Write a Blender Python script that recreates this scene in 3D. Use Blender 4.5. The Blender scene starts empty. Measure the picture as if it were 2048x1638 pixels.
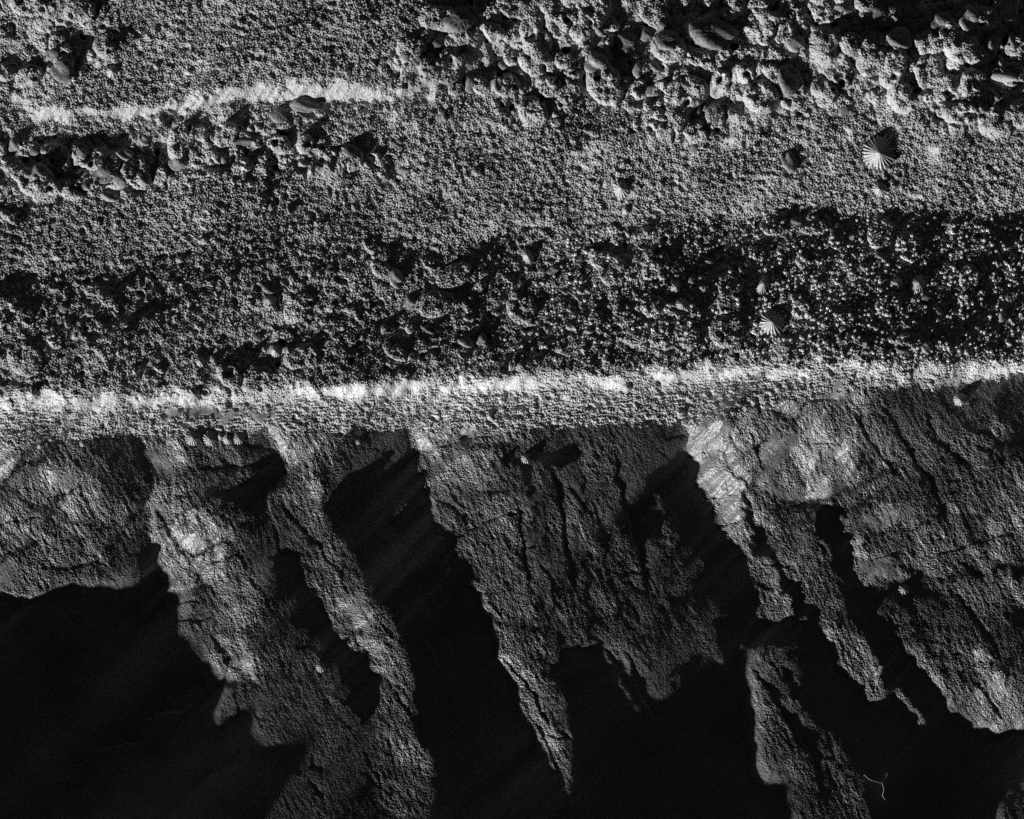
import bpy, math, random
import numpy as np

# ---------------------------------------------------------------- camera, sky, sun, exposure
sc = bpy.context.scene
S = 0.00075                       # metres per photo pixel (the frame is about 1.54 m wide)
ELEV, AZ = 15.0, 45.0             # low raking sun, light travels to the upper right
CAM_H = 14.0

cam_d = bpy.data.cameras.new("camera")
cam = bpy.data.objects.new("camera", cam_d)
sc.collection.objects.link(cam)
cam.location = (0, 0, CAM_H)
cam_d.sensor_width = 36.0
cam_d.lens = 36.0 * CAM_H / (2048 * S)
cam_d.clip_start, cam_d.clip_end = 0.1, 500.0
sc.camera = cam

world = bpy.data.worlds.new("World")
sc.world = world
world.use_nodes = True
wn = world.node_tree
bg = wn.nodes["Background"]
sky = wn.nodes.new("ShaderNodeTexSky")
sky.sky_type = 'NISHITA'
sky.sun_disc = False
sky.sun_elevation = math.radians(ELEV)
sky.sun_rotation = math.radians(225.0)
sky.air_density, sky.dust_density, sky.ozone_density = .14, .14, 1.0
bw = wn.nodes.new("ShaderNodeSeparateColor")      # monochrome film behind a red filter: the blue sky counts little
wn.links.new(sky.outputs[0], bw.inputs[0])
wn.links.new(bw.outputs["Red"], bg.inputs[0])
bg.inputs[1].default_value = 0.05

sun_d = bpy.data.lights.new("sun", 'SUN')
sun_d.energy = 5.0
sun_d.angle = math.radians(0.5)
sun = bpy.data.objects.new("sun", sun_d)
sc.collection.objects.link(sun)
sun.rotation_euler = (math.radians(90 - ELEV), 0, math.radians(AZ - 90))
sun.location = (-4, -4, 3)

sc.view_settings.view_transform = 'Standard'
sc.view_settings.look = 'None'
sc.view_settings.gamma = 1.0
sc.view_settings.exposure = 0.72
sc.cycles.use_denoising = False
sc.cycles.max_bounces = 3
sc.cycles.diffuse_bounces = 1
sc.cycles.glossy_bounces = 1
random.seed(5)
RNG = np.random.default_rng(11)

# ---------------------------------------------------------------- relief of concrete and rock
# plan coordinates: u to the right, v down the slope, one unit = S metres
U0, V0, U1, V1 = -256, -256, 2304, 1896
WS = 2.0                                            # working grid for the large forms
WW, WH = int((U1 - U0) / WS), int((V1 - V0) / WS)
wu = U0 + (np.arange(WW) + .5) * WS
wv = V0 + (np.arange(WH) + .5) * WS
FS = 1.25                                           # final grid
FW, FH = int((U1 - U0) / FS), int((V1 - V0) / FS)
fu = U0 + (np.arange(FW) + .5) * FS
fv = V0 + (np.arange(FH) + .5) * FS


def freq(w, h, step):
    kx = np.fft.rfftfreq(w, step)[None, :]
    ky = np.fft.fftfreq(h, step)[:, None]
    return kx, ky


KXW, KYW = freq(WW, WH, WS)
KXF, KYF = freq(FW, FH, FS)
KW, KF = np.hypot(KXW, KYW), np.hypot(KXF, KYF)


def gauss(a, sigma):
    return np.fft.irfft2(np.fft.rfft2(a) * np.exp(-2 * (np.pi * sigma * KW) ** 2), s=a.shape)


def gauss_f(a, sigma):
    return np.fft.irfft2(np.fft.rfft2(a) * np.exp(-2 * (np.pi * sigma * KF) ** 2), s=a.shape)


def band(wl, fine=True, width=.35, stretch=None):
    """unit-variance noise around one wavelength; stretch=(angle, factor) draws it out"""
    w, h = (FW, FH) if fine else (WW, WH)
    kx, ky = (KXF, KYF) if fine else (KXW, KYW)
    k = np.hypot(kx, ky)
    if stretch:
        a, f = stretch
        ca, sa = math.cos(a), math.sin(a)
        k = np.hypot((kx * ca + ky * sa) * f, (-kx * sa + ky * ca))
    f0 = 1.0 / wl
    filt = np.exp(-(np.log(np.maximum(k, 1e-9) / f0) ** 2) / (2 * width ** 2))
    n = np.fft.irfft2(np.fft.rfft2(RNG.standard_normal((h, w))) * filt, s=(h, w))
    return (n / n.std()).astype(np.float32)


WARP_U = 4.5 * band(70, False) + 2.2 * band(22, False)
WARP_V = 4.5 * band(70, False) + 2.2 * band(22, False)
UU, VV = np.meshgrid(wu, wv)
PU, PV = UU + WARP_U, VV + WARP_V


def inside(poly, pu=None, pv=None):
    pu = PU if pu is None else pu
    pv = PV if pv is None else pv
    us = [p[0] for p in poly]; vs = [p[1] for p in poly]
    i0 = max(0, int((min(us) - 30 - U0) / WS)); i1 = min(WW, int((max(us) + 30 - U0) / WS) + 1)
    j0 = max(0, int((min(vs) - 30 - V0) / WS)); j1 = min(WH, int((max(vs) + 30 - V0) / WS) + 1)
    m = np.zeros((WH, WW), bool)
    if i1 <= i0 or j1 <= j0:
        return m
    x, y = pu[j0:j1, i0:i1], pv[j0:j1, i0:i1]
    r = np.zeros(x.shape, bool)
    n = len(poly)
    for k in range(n):
        (xa, ya), (xb, yb) = poly[k], poly[(k + 1) % n]
        if ya == yb:
            continue
        c = (ya > y) != (yb > y)
        r ^= c & (x < (xb - xa) * (y - ya) / (yb - ya) + xa)
    m[j0:j1, i0:i1] = r
    return m


def dist_line(pts, reach, x=PU, y=PV, w=WW, h=WH, step=WS):
    d = np.full((h, w), 1e6, np.float32)
    for (xa, ya), (xb, yb) in zip(pts[:-1], pts[1:]):
        i0 = max(0, int((min(xa, xb) - reach - U0) / step)); i1 = min(w, int((max(xa, xb) + reach - U0) / step) + 1)
        j0 = max(0, int((min(ya, yb) - reach - V0) / step)); j1 = min(h, int((max(ya, yb) + reach - V0) / step) + 1)
        if i1 <= i0 or j1 <= j0:
            continue
        X, Y = x[j0:j1, i0:i1], y[j0:j1, i0:i1]
        dx, dy = xb - xa, yb - ya
        t = np.clip(((X - xa) * dx + (Y - ya) * dy) / (dx * dx + dy * dy + 1e-9), 0, 1)
        q = np.hypot(X - xa - t * dx, Y - ya - t * dy)
        d[j0:j1, i0:i1] = np.minimum(d[j0:j1, i0:i1], q)
    return d


def spread(samples, r0=22.0, power=1.6):
    num = np.zeros((WH, WW)); den = np.zeros((WH, WW))
    for (x, y, g) in samples:
        w = 1.0 / ((UU - x) ** 2 + (VV - y) ** 2 + r0 * r0) ** power
        num += w * g; den += w
    return num / den


# T holds the wanted light and shade as grey tones that shape the relief
T = np.full((WH, WW), 86.0)


def patch(poly, val, soft=2.0, pv=None):
    global T
    a = gauss(inside(poly, None, pv).astype(float), soft)
    v = spread(val) if isinstance(val, list) else val
    T = T * (1 - a) + v * a


def stroke(pts, width, val, soft=None, strength=1.0):
    global T
    d = dist_line(pts, width * 2.5 + 8)
    s = soft or width * .45
    a = strength / (1 + np.exp(np.clip((d - width) / s, -30, 30)))
    T = T * (1 - a) + val * a


# ---- edges of the rock ribs
STRIP_TOP = [(-260, 800), (0, 788), (200, 786), (400, 788), (600, 770), (780, 764), (1000, 752), (1200, 746), (1400, 736), (1600, 724),
             (1700, 722), (1850, 733), (2048, 724), (2310, 712)]
STRIP_BOT = [(-260, 885), (0, 884), (150, 884), (285, 872), (420, 868), (540, 862), (680, 862), (820, 858), (1000, 856), (1120, 852), (1250, 850),
             (1365, 846), (1480, 832), (1560, 806), (1640, 796), (1720, 778), (1850, 776), (1960, 762), (2048, 756), (2310, 742)]
EA = [(285, 872), (300, 925), (303, 960), (295, 1020), (300, 1060), (315, 1130), (330, 1200), (350, 1290), (370, 1340), (400, 1440), (440, 1540), (490, 1640), (560, 1900)]
ED = [(535, 862), (560, 920), (570, 955), (545, 990), (520, 1012), (564, 1079), (609, 1161), (633, 1205), (660, 1253), (698, 1284), (740, 1335), (757, 1362),
      (750, 1420), (755, 1470), (748, 1560), (775, 1640), (790, 1900)]
EF = [(820, 858), (832, 920), (848, 960), (860, 1040), (880, 1075), (905, 1090), (940, 1150), (970, 1240), (1000, 1320), (1040, 1420), (1075, 1490), (1110, 1570), (1150, 1640), (1290, 1900)]
EI = [(1152, 851), (1166, 944), (1177, 1006), (1207, 1065), (1221, 1124), (1232, 1182), (1251, 1237), (1269, 1288), (1300, 1400), (1340, 1500), (1400, 1640), (1500, 1900)]
EJ = [(1365, 846), (1385, 900), (1395, 960), (1430, 1040), (1470, 1100), (1500, 1170), (1517, 1225), (1490, 1270), (1471, 1300), (1485, 1411), (1502, 1507), (1530, 1640), (1600, 1900)]
EK = [(1485, 978), (1500, 1030), (1530, 1080), (1565, 1130), (1600, 1190), (1630, 1225), (1650, 1280), (1690, 1350), (1735, 1397)]
EL = [(1660, 1040), (1700, 1090), (1712, 1150), (1740, 1195), (1780, 1270), (1830, 1330), (1880, 1400), (1930, 1470), (1990, 1560), (2048, 1640), (2200, 1900)]
BAND = [(-260, 590), (0, 562), (200, 545), (330, 520), (480, 500), (600, 490), (720, 478), (880, 490), (980, 478), (1130, 452), (1300, 448), (1450, 446), (1570, 440), (1700, 440), (1850, 436), (2048, 428), (2310, 420)]


def rev(a):
    return a[::-1]


# ---- concrete, upper lift
patch([(-260, -260), (2310, -260), (2310, 500), (-260, 600)], [
    (60, 60, 84), (300, 60, 82), (500, 130, 78), (700, 120, 82), (820, 60, 72), (600, 250, 78), (250, 270, 80), (80, 300, 76), (400, 330, 76), (650, 400, 76),
    (200, 450, 76), (350, 480, 72), (480, 440, 70), (900, 380, 80), (1100, 330, 84), (1300, 380, 88), (1500, 380, 88), (1700, 350, 88), (1900, 320, 86), (2000, 400, 88), (1200, 430, 92),
    (1600, 60, 62), (1750, 60, 46), (1900, 40, 34), (2030, 30, 16), (1960, 120, 28), (1400, 60, 62), (1250, 60, 70), (1100, 80, 76), (1000, 30, 60), (1500, 130, 84), (1680, 140, 104), (1830, 130, 84), (1900, 130, 100),
    (1250, 150, 84), (1100, 160, 86), (1450, 170, 104), (1650, 190, 88), (1950, 200, 74), (1300, 250, 72), (540, 380, 62), (0, 440, 70), (1000, 250, 84), (880, 280, 80), (450, 500, 62)], 4)
stroke([(36, 203), (70, 230), (150, 228), (260, 225), (330, 219), (400, 209), (465, 196)], 10, 205, 4)
stroke([(450, 194), (520, 189), (600, 190), (700, 187), (800, 187), (860, 185)], 12, 190, 5)
stroke([(60, 205), (90, 215)], 10, 150, 6)
stroke([(468, 266), (520, 266), (590, 272)], 6, 150, 4)
stroke([(770, 275), (860, 278)], 5, 120, 5)
stroke([(925, 62), (985, 76), (1060, 88)], 9, 165, 5)
stroke([(950, 246), (1010, 254), (1050, 240)], 3, 140, 3)
stroke([(480, 268), (535, 272), (545, 285)], 0.1, 20, 2)
stroke([(400, 217), (470, 212), (490, 224)], 3.5, 14, 2)
stroke([(560, 206), (620, 204), (680, 208)], 3, 40, 3)
stroke([(300, 232), (350, 228)], 3, 20, 2)
stroke([(1200, 330), (1300, 322)], 6, 110, 8, .4)
stroke([(1210, 160), (1380, 170), (1490, 150), (1620, 132), (1720, 150)], 14, 120, 10, .7)
# deep hollows between the cobbles
for pts, w in [([(0, 318), (40, 325), (62, 352)], 15), ([(70, 300), (82, 298)], 7), ([(130, 300), (190, 330), (260, 330)], 11), ([(100, 340), (125, 365)], 9), ([(185, 375), (205, 400), (240, 408)], 7),
               ([(150, 350), (180, 345)], 9), ([(275, 345), (260, 370)], 6), ([(520, 308), (540, 312)], 9), ([(430, 295), (450, 300)], 7), ([(440, 345), (460, 345)], 9), ([(585, 348), (600, 345)], 8), ([(560, 345), (545, 355), (535, 400), (530, 440)], 6),
               ([(470, 240), (478, 258)], 9), ([(340, 245), (352, 236)], 7), ([(0, 455), (30, 450)], 11), ([(45, 425), (40, 440)], 6), ([(625, 430), (660, 440)], 8), ([(540, 320), (525, 330)], 6), ([(765, 350), (795, 345)], 8), ([(690, 335), (720, 345)], 6),
               ([(855, 60), (865, 85), (850, 120)], 8), ([(900, 95), (930, 92)], 6), ([(760, 130), (790, 115), (880, 118)], 5), ([(730, 12), (755, 25)], 12), ([(615, 35), (660, 30)], 6), ([(140, 55), (150, 40)], 6), ([(120, 90), (150, 120)], 6), ([(20, 150), (80, 140)], 5),
               ([(1205, 45), (1222, 75), (1215, 110)], 7), ([(1145, 50), (1140, 70)], 6), ([(1290, 60), (1282, 110), (1300, 125)], 10), ([(1310, 115), (1350, 130), (1370, 145)], 7), ([(1360, 75), (1370, 100)], 5), ([(1395, 30), (1440, 28), (1480, 55)], 10),
               ([(1475, 50), (1475, 115)], 7), ([(1460, 118), (1500, 122)], 8), ([(1560, 60), (1600, 65), (1610, 85)], 6), ([(1560, 90), (1560, 130)], 8), ([(1225, 125), (1235, 150), (1228, 180)], 9), ([(1170, 165), (1185, 195)], 6), ([(1275, 185), (1330, 200), (1400, 232)], 9), ([(1390, 240), (1410, 262), (1430, 262)], 7),
               ([(1170, 208), (1210, 206)], 6), ([(1465, 210), (1510, 222)], 8), ([(1540, 205), (1545, 250), (1520, 262)], 6), ([(1620, 55), (1690, 60), (1760, 68), (1840, 68)], 15), ([(1560, 172), (1555, 190)], 6), ([(1650, 140), (1680, 155)], 4),
               ([(1930, 50), (1965, 80), (1965, 130)], 16), ([(1985, 150), (2040, 140)], 10), ([(1880, 10), (1900, 40)], 12), ([(2010, 10), (2048, 70)], 22), ([(1950, 180), (1960, 200)], 9), ([(1915, 255), (1945, 280)], 8), ([(1990, 220), (2010, 225)], 7), ([(1895, 60), (1880, 90)], 6), ([(1760, 95), (1820, 90)], 10),
               ([(1205, 255), (1120, 250)], 4), ([(1060, 195), (1040, 215)], 5), ([(960, 115), (1000, 130)], 8), ([(900, 170), (940, 185)], 5), ([(1075, 408), (1088, 412)], 6), ([(455, 462), (470, 468)], 8), ([(1020, 245), (1040, 262)], 6),
               ([(1570, 320), (1575, 345)], 5), ([(1825, 172), (1840, 185)], 6), ([(1660, 245), (1655, 235)], 5), ([(1385, 300), (1370, 318)], 4), ([(1145, 262), (1160, 280)], 5)]:
    stroke(pts, w * .72, 10, 2.5)
# ---- concrete, lower lift: dips away from the sun
patch(BAND + rev(STRIP_TOP), [
    (30, 590, 56), (60, 680, 66), (30, 740, 76), (200, 640, 62), (180, 720, 80), (120, 560, 46), (300, 560, 66), (260, 640, 34), (330, 610, 46), (420, 650, 78), (400, 700, 60), (330, 740, 72), (350, 520, 68), (500, 620, 82), (520, 560, 66),
    (600, 610, 76), (600, 700, 66), (460, 520, 40), (640, 540, 66), (720, 560, 60), (800, 600, 52), (780, 700, 38), (700, 660, 44), (880, 540, 56), (900, 640, 46), (860, 720, 60), (1000, 560, 40), (980, 640, 40), (1000, 720, 40), (1100, 500, 70), (1150, 560, 48),
    (1100, 640, 56), (1150, 720, 50), (1250, 480, 72), (1250, 560, 42), (1250, 660, 50), (1350, 520, 40), (1400, 600, 40), (1450, 560, 22), (1400, 680, 40), (1500, 480, 44), (1550, 540, 36), (1480, 620, 42), (1600, 620, 58), (1600, 690, 50), (1650, 500, 22), (1700, 560, 40),
    (1750, 480, 30), (1800, 540, 22), (1720, 640, 24), (1800, 680, 30), (1850, 600, 34), (1900, 480, 56), (1950, 540, 36), (1950, 620, 32), (2000, 560, 38), (2010, 470, 26), (2000, 680, 26), (1900, 690, 22), (1700, 700, 48), (1500, 705, 62)], 3)
stroke([(1130, 458), (1300, 452), (1570, 446), (1700, 447), (2048, 436)], 3.5, 16, 3, .7)
stroke([(1560, 440), (1610, 441)], 12, 16, 5)
stroke([(590, 492), (720, 480)], 6, 60, 5)
stroke([(0, 575), (150, 548), (300, 552), (330, 590)], 3, 22, 3)
stroke([(740, 497), (820, 500), (890, 545)], 4, 14, 3)
stroke([(860, 500), (905, 535), (940, 555)], 5, 120, 4, .8)
stroke([(1000, 520), (1030, 560)], 11, 5, 4); stroke([(1400, 565), (1480, 575), (1510, 610)], 13, 4, 4); stroke([(1420, 665), (1465, 670)], 7, 5, 4)
stroke([(485, 715), (520, 735)], 15, 3, 4); stroke([(500, 705), (490, 725)], 8, 5, 3)
for pts, w in [([(205, 655), (250, 650), (330, 610)], 10), ([(215, 600), (250, 570)], 8), ([(0, 590), (40, 600), (60, 620)], 7), ([(320, 620), (335, 612)], 7), ([(360, 545), (340, 565)], 6), ([(380, 575), (410, 590)], 8), ([(640, 535), (670, 555)], 8), ([(1085, 560), (1120, 545)], 8), ([(1340, 540), (1370, 560)], 7),
               ([(1560, 640), (1540, 690)], 6), ([(1805, 540), (1810, 590)], 9), ([(1830, 590), (1880, 640)], 8), ([(2000, 450), (1998, 480)], 8), ([(1960, 575), (1940, 590)], 7), ([(1980, 640), (1985, 690)], 6), ([(880, 690), (930, 700)], 8), ([(750, 640), (780, 660)], 8), ([(680, 700), (720, 710)], 7), ([(40, 700), (0, 705)], 6), ([(960, 670), (990, 690)], 7), ([(1190, 660), (1170, 680)], 5)]:
    stroke(pts, w, 4, 3)
# ---- footing: steep lit lip
STRIPMID = 810 - .028 * UU
patch(STRIP_TOP + rev(STRIP_BOT), [
    (30, 800, 113), (200, 800, 127), (400, 795, 123), (600, 785, 135), (800, 778, 132), (1000, 766, 132), (1200, 760, 127), (1400, 752, 127), (1600, 742, 129), (1700, 738, 123), (1850, 745, 123), (2020, 735, 113),
    (30, 835, 90), (200, 830, 96), (400, 822, 65), (600, 812, 90), (800, 800, 92), (1000, 795, 75), (1200, 785, 75), (1400, 775, 75), (1560, 768, 72), (1720, 758, 68), (1900, 752, 65), (2030, 748, 53),
    (30, 870, 65), (200, 865, 77), (400, 855, 75), (600, 845, 72), (800, 835, 65), (1000, 832, 55), (1200, 828, 53), (1350, 820, 52), (1460, 810, 44), (1580, 790, 44), (1700, 772, 41), (1850, 768, 36)], 4, PV + 7 * band(60, False) + 5 * band(24, False) * np.clip((STRIPMID - VV) / 20, 0, 1))
stroke([(u_, v_ + 16) for u_, v_ in STRIP_TOP], 8, 165, 6, .75)
stroke([(330, 830), (430, 826), (540, 822)], 9, 42, 3)
stroke([(1640, 785), (1660, 782), (1690, 778)], 4, 60, 2); stroke([(1890, 770), (1940, 764)], 4, 70, 2)
stroke([(100, 760), (300, 790)], 4, 130, 8, .3)

# ---- rock
patch(STRIP_BOT + [(2310, 1900), (-260, 1900)], 7.0, 2)
patch([(-260, 885), (0, 884), (150, 884)] + EA[:8] + [(340, 1190), (200, 1188), (85, 1190), (45, 1204), (0, 1190), (-260, 1150)], [
    (20, 920, 150), (60, 905, 110), (5, 950, 140), (120, 905, 70), (180, 910, 40), (240, 910, 28), (275, 930, 10), (285, 990, 14), (240, 960, 34), (200, 950, 44), (160, 940, 60), (130, 945, 70), (60, 960, 105), (95, 960, 125), (95, 990, 165), (120, 975, 90), (160, 980, 60), (210, 990, 56),
    (140, 1015, 150), (165, 1025, 115), (200, 1035, 92), (250, 1025, 66), (20, 1000, 62), (50, 1040, 66), (30, 1080, 70), (120, 1070, 66), (100, 1110, 56), (180, 1090, 46), (250, 1080, 36), (285, 1080, 8), (290, 1120, 8), (250, 1140, 24), (300, 1180, 5), (180, 1150, 48), (100, 1170, 66), (20, 1140, 78), (40, 1185, 76), (220, 1180, 34)], 2.2)
stroke([(-30, 985), (5, 965), (60, 928), (90, 908)], 3.5, 8, 2); stroke([(12, 962), (30, 995), (60, 1015), (95, 1022), (120, 1000), (145, 975)], 3, 10, 2)
stroke([(100, 1024), (150, 1043), (200, 1058), (250, 1048), (290, 1028)], 3, 14, 3); stroke([(0, 1120), (40, 1105), (70, 1090)], 2.5, 20, 2)
stroke([(284, 885), (298, 930), (300, 970), (293, 1010)], 6, 3, 3)
patch(EA + rev(ED), [
    (305, 900, 76), (325, 930, 82), (370, 900, 76), (430, 890, 58), (500, 890, 40), (520, 910, 16), (545, 940, 10), (400, 930, 62), (460, 940, 52), (330, 960, 56), (340, 975, 50), (350, 990, 100), (315, 1000, 96), (380, 990, 80), (400, 1000, 50),
    (310, 1050, 92), (325, 1080, 92), (350, 1070, 112), (400, 1040, 96), (380, 1085, 130), (430, 1080, 132), (455, 1080, 116), (340, 1110, 82), (330, 1130, 72), (345, 1160, 76), (350, 1200, 58), (370, 1240, 38), (390, 1300, 24), (420, 1380, 18), (400, 1400, 10), (450, 1480, 12), (480, 1560, 10),
    (420, 1120, 104), (460, 1130, 96), (420, 1170, 84), (445, 1200, 98), (480, 1180, 88), (500, 1200, 72), (470, 1240, 100), (490, 1260, 84), (470, 1300, 86), (500, 1330, 86), (490, 1360, 80), (525, 1230, 36), (530, 1290, 32), (515, 1380, 34), (500, 1410, 24),
    (450, 1000, 30), (500, 1000, 14), (480, 1050, 36), (510, 1060, 22), (520, 1110, 5), (560, 1130, 5), (500, 1120, 18), (590, 1180, 14), (600, 1240, 7), (640, 1260, 5), (560, 1180, 8), (550, 1300, 36), (600, 1340, 34), (580, 1400, 36), (620, 1400, 38), (640, 1440, 42), (560, 1460, 22), (620, 1480, 30), (650, 1480, 46), (600, 1540, 16), (680, 1300, 5), (700, 1350, 5),
    (520, 1560, 12), (650, 1560, 20), (700, 1460, 12), (660, 1620, 16), (720, 1560, 14), (730, 1410, 6), (540, 1440, 40), (550, 1470, 36)], 2.2)
patch([(400, 982), (440, 976), (515, 972), (572, 990), (597, 1048), (560, 1062), (525, 1016), (490, 1010)], 7, 4)
stroke([(540, 868), (563, 930), (570, 950)], 5, 3, 3)
stroke([(310, 1030), (345, 1080), (375, 1120), (392, 1165), (412, 1228), (440, 1290), (465, 1380), (482, 1470)], 2.8, 5, 1.6)
stroke([(322, 960), (350, 985), (385, 1010), (400, 1040)], 2, 12, 1.6)
patch(ED[:2] + ED[1:] + [(865, 1900), (862, 1600), (866, 1530), (832, 1480), (828, 1380), (815, 1310), (792, 1270), (765, 1210), (720, 1140), (668, 1070), (640, 1010), (690, 940), (760, 900), (820, 858)], [
    (560, 885, 132), (575, 920, 112), (590, 890, 100), (640, 880, 88), (700, 880, 66), (750, 890, 34), (790, 880, 20), (580, 960, 56), (600, 940, 66), (640, 930, 50), (660, 960, 24), (700, 930, 16), (590, 990, 80), (600, 1010, 64), (620, 1050, 56), (590, 1030, 50), (570, 1060, 24), (640, 1060, 30), (590, 1110, 58), (630, 1100, 66), (620, 1160, 84), (650, 1150, 86), (700, 1180, 56), (680, 1130, 46),
    (650, 1200, 112), (690, 1220, 112), (730, 1210, 70), (700, 1260, 122), (740, 1260, 106), (770, 1270, 60), (720, 1290, 116), (760, 1300, 96), (790, 1310, 56), (750, 1340, 106), (790, 1350, 70), (765, 1380, 56), (790, 1400, 70), (815, 1400, 40), (770, 1440, 46), (800, 1450, 62), (825, 1460, 34), (765, 1500, 30), (800, 1500, 72), (840, 1510, 62), (830, 1560, 66), (790, 1560, 40), (850, 1590, 50), (830, 1640, 52), (800, 1640, 26), (775, 1600, 34)], 4)
patch([(690, 925), (760, 900), (815, 866), (832, 920), (848, 960), (860, 1040), (880, 1080), (905, 1150), (960, 1240), (900, 1300), (840, 1250), (780, 1150), (720, 1050)], [(740, 940, 14), (790, 900, 22), (700, 960, 16), (780, 1000, 12), (740, 1020, 18), (830, 960, 4), (850, 1050, 3), (830, 1100, 3), (800, 1030, 22), (880, 1160, 20), (900, 1200, 12), (860, 1200, 3), (900, 1260, 10)], 8)
patch([(700, 870), (760, 866), (815, 868), (800, 900), (700, 930)], 26, 8)
patch(EF + rev(EI), [
    (840, 880, 140), (900, 880, 140), (950, 890, 112), (880, 930, 120), (930, 950, 104), (990, 890, 84), (1020, 870, 70), (1040, 890, 40), (1000, 950, 70), (1030, 960, 66), (850, 940, 76), (870, 990, 84), (920, 1000, 82), (980, 1010, 66), (1030, 1020, 56), (890, 1050, 66), (930, 1060, 72), (1000, 1070, 54), (950, 1120, 76), (1000, 1130, 60), (960, 1180, 72), (1020, 1190, 62), (980, 1230, 70), (1040, 1240, 62),
    (1000, 1270, 100), (1050, 1280, 84), (1020, 1320, 104), (1070, 1320, 76), (1045, 1370, 100), (1090, 1360, 62), (1070, 1420, 96), (1110, 1420, 50), (1090, 1470, 88), (1100, 1510, 80), (1130, 1520, 42), (1110, 1560, 66), (1135, 1600, 50), (1150, 1630, 40), (1160, 1500, 4), (1150, 1420, 5), (1130, 1340, 7), (1160, 1330, 4), (1200, 1400, 4), (1200, 1480, 3), (1250, 1500, 3), (1230, 1560, 3), (1290, 1640, 4), (1200, 1620, 8),
    (1080, 1000, 34), (1110, 960, 22), (1130, 910, 8), (1090, 890, 40), (1140, 880, 30), (1140, 960, 30), (1090, 1060, 50), (1130, 1060, 56), (1160, 1030, 40), (1170, 1080, 52), (1100, 1120, 46), (1140, 1140, 48), (1190, 1110, 46), (1080, 1180, 46), (1130, 1200, 40), (1160, 1200, 40), (1200, 1180, 40), (1100, 1240, 34), (1150, 1250, 46), (1170, 1280, 50), (1120, 1290, 40), (1210, 1230, 36), (1230, 1250, 46), (1230, 1300, 40), (1240, 1340, 30)], 2.2)
patch([(1112, 1306), (1186, 1296), (1198, 1330), (1222, 1387), (1262, 1460), (1296, 1540), (1330, 1640), (1400, 1900), (1300, 1900), (1160, 1640), (1140, 1560), (1146, 1480), (1128, 1400), (1100, 1350)], 3, 5)
patch([(1002, 900), (1035, 918), (1062, 938), (1062, 976), (1040, 952)], 3, 2); stroke([(1060, 970), (1066, 1060), (1078, 1150), (1090, 1230), (1105, 1290)], 2.5, 12, 2)
stroke([(930, 988), (985, 985), (1060, 984)], 4, 12, 3); stroke([(920, 885), (985, 890), (1040, 905), (1140, 905)], 3.5, 8, 2.5)
stroke([(1085, 1010), (1092, 1100), (1110, 1200), (1122, 1290)], 3.5, 8, 2.5); stroke([(1148, 1060), (1170, 1150), (1180, 1200), (1190, 1280)], 6, 5, 3)
patch([(1065, 900), (1150, 905), (1150, 935), (1110, 938), (1068, 925)], 4, 3); patch([(1195, 905), (1195, 890), (1272, 884), (1272, 924), (1235, 935)], 3, 4)
stroke([(960, 1245), (1010, 1250), (1090, 1258)], 3.5, 8, 2.5); stroke([(1165, 950), (1175, 1000), (1200, 1060), (1214, 1110), (1226, 1180), (1240, 1230)], 5, 3, 2.5)
patch(EI + rev(EJ), [
    (1165, 900, 62), (1180, 930, 58), (1180, 960, 40), (1210, 960, 40), (1230, 1000, 36), (1200, 1030, 50), (1220, 1060, 46), (1260, 960, 24), (1270, 1050, 22), (1240, 1100, 50), (1280, 1100, 34), (1250, 1160, 46), (1300, 1150, 34), (1270, 1220, 48), (1310, 1230, 32), (1290, 1280, 40), (1330, 1300, 22), (1290, 1350, 34), (1320, 1400, 20), (1330, 1480, 12), (1350, 1350, 12),
    (1300, 880, 20), (1330, 880, 20), (1320, 950, 12), (1300, 1000, 8), (1350, 1000, 6), (1370, 940, 10), (1380, 1050, 4), (1330, 1060, 14), (1360, 1120, 10), (1420, 1100, 3), (1340, 1130, 30), (1360, 1180, 32), (1385, 1240, 34), (1410, 1300, 26), (1400, 1200, 8), (1450, 1180, 3), (1480, 1200, 3), (1430, 1260, 8), (1460, 1300, 4), (1420, 1400, 10), (1440, 1500, 4), (1380, 1450, 8), (1400, 1580, 6), (1460, 1600, 6), (1450, 1240, 14)], 2.2)
stroke([(1310, 990), (1335, 1070), (1360, 1140), (1385, 1220), (1410, 1290), (1440, 1340)], 2.4, 64, 2.5, .8)
stroke([(1195, 930), (1200, 980)], 2, 30, 3, .5)
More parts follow.
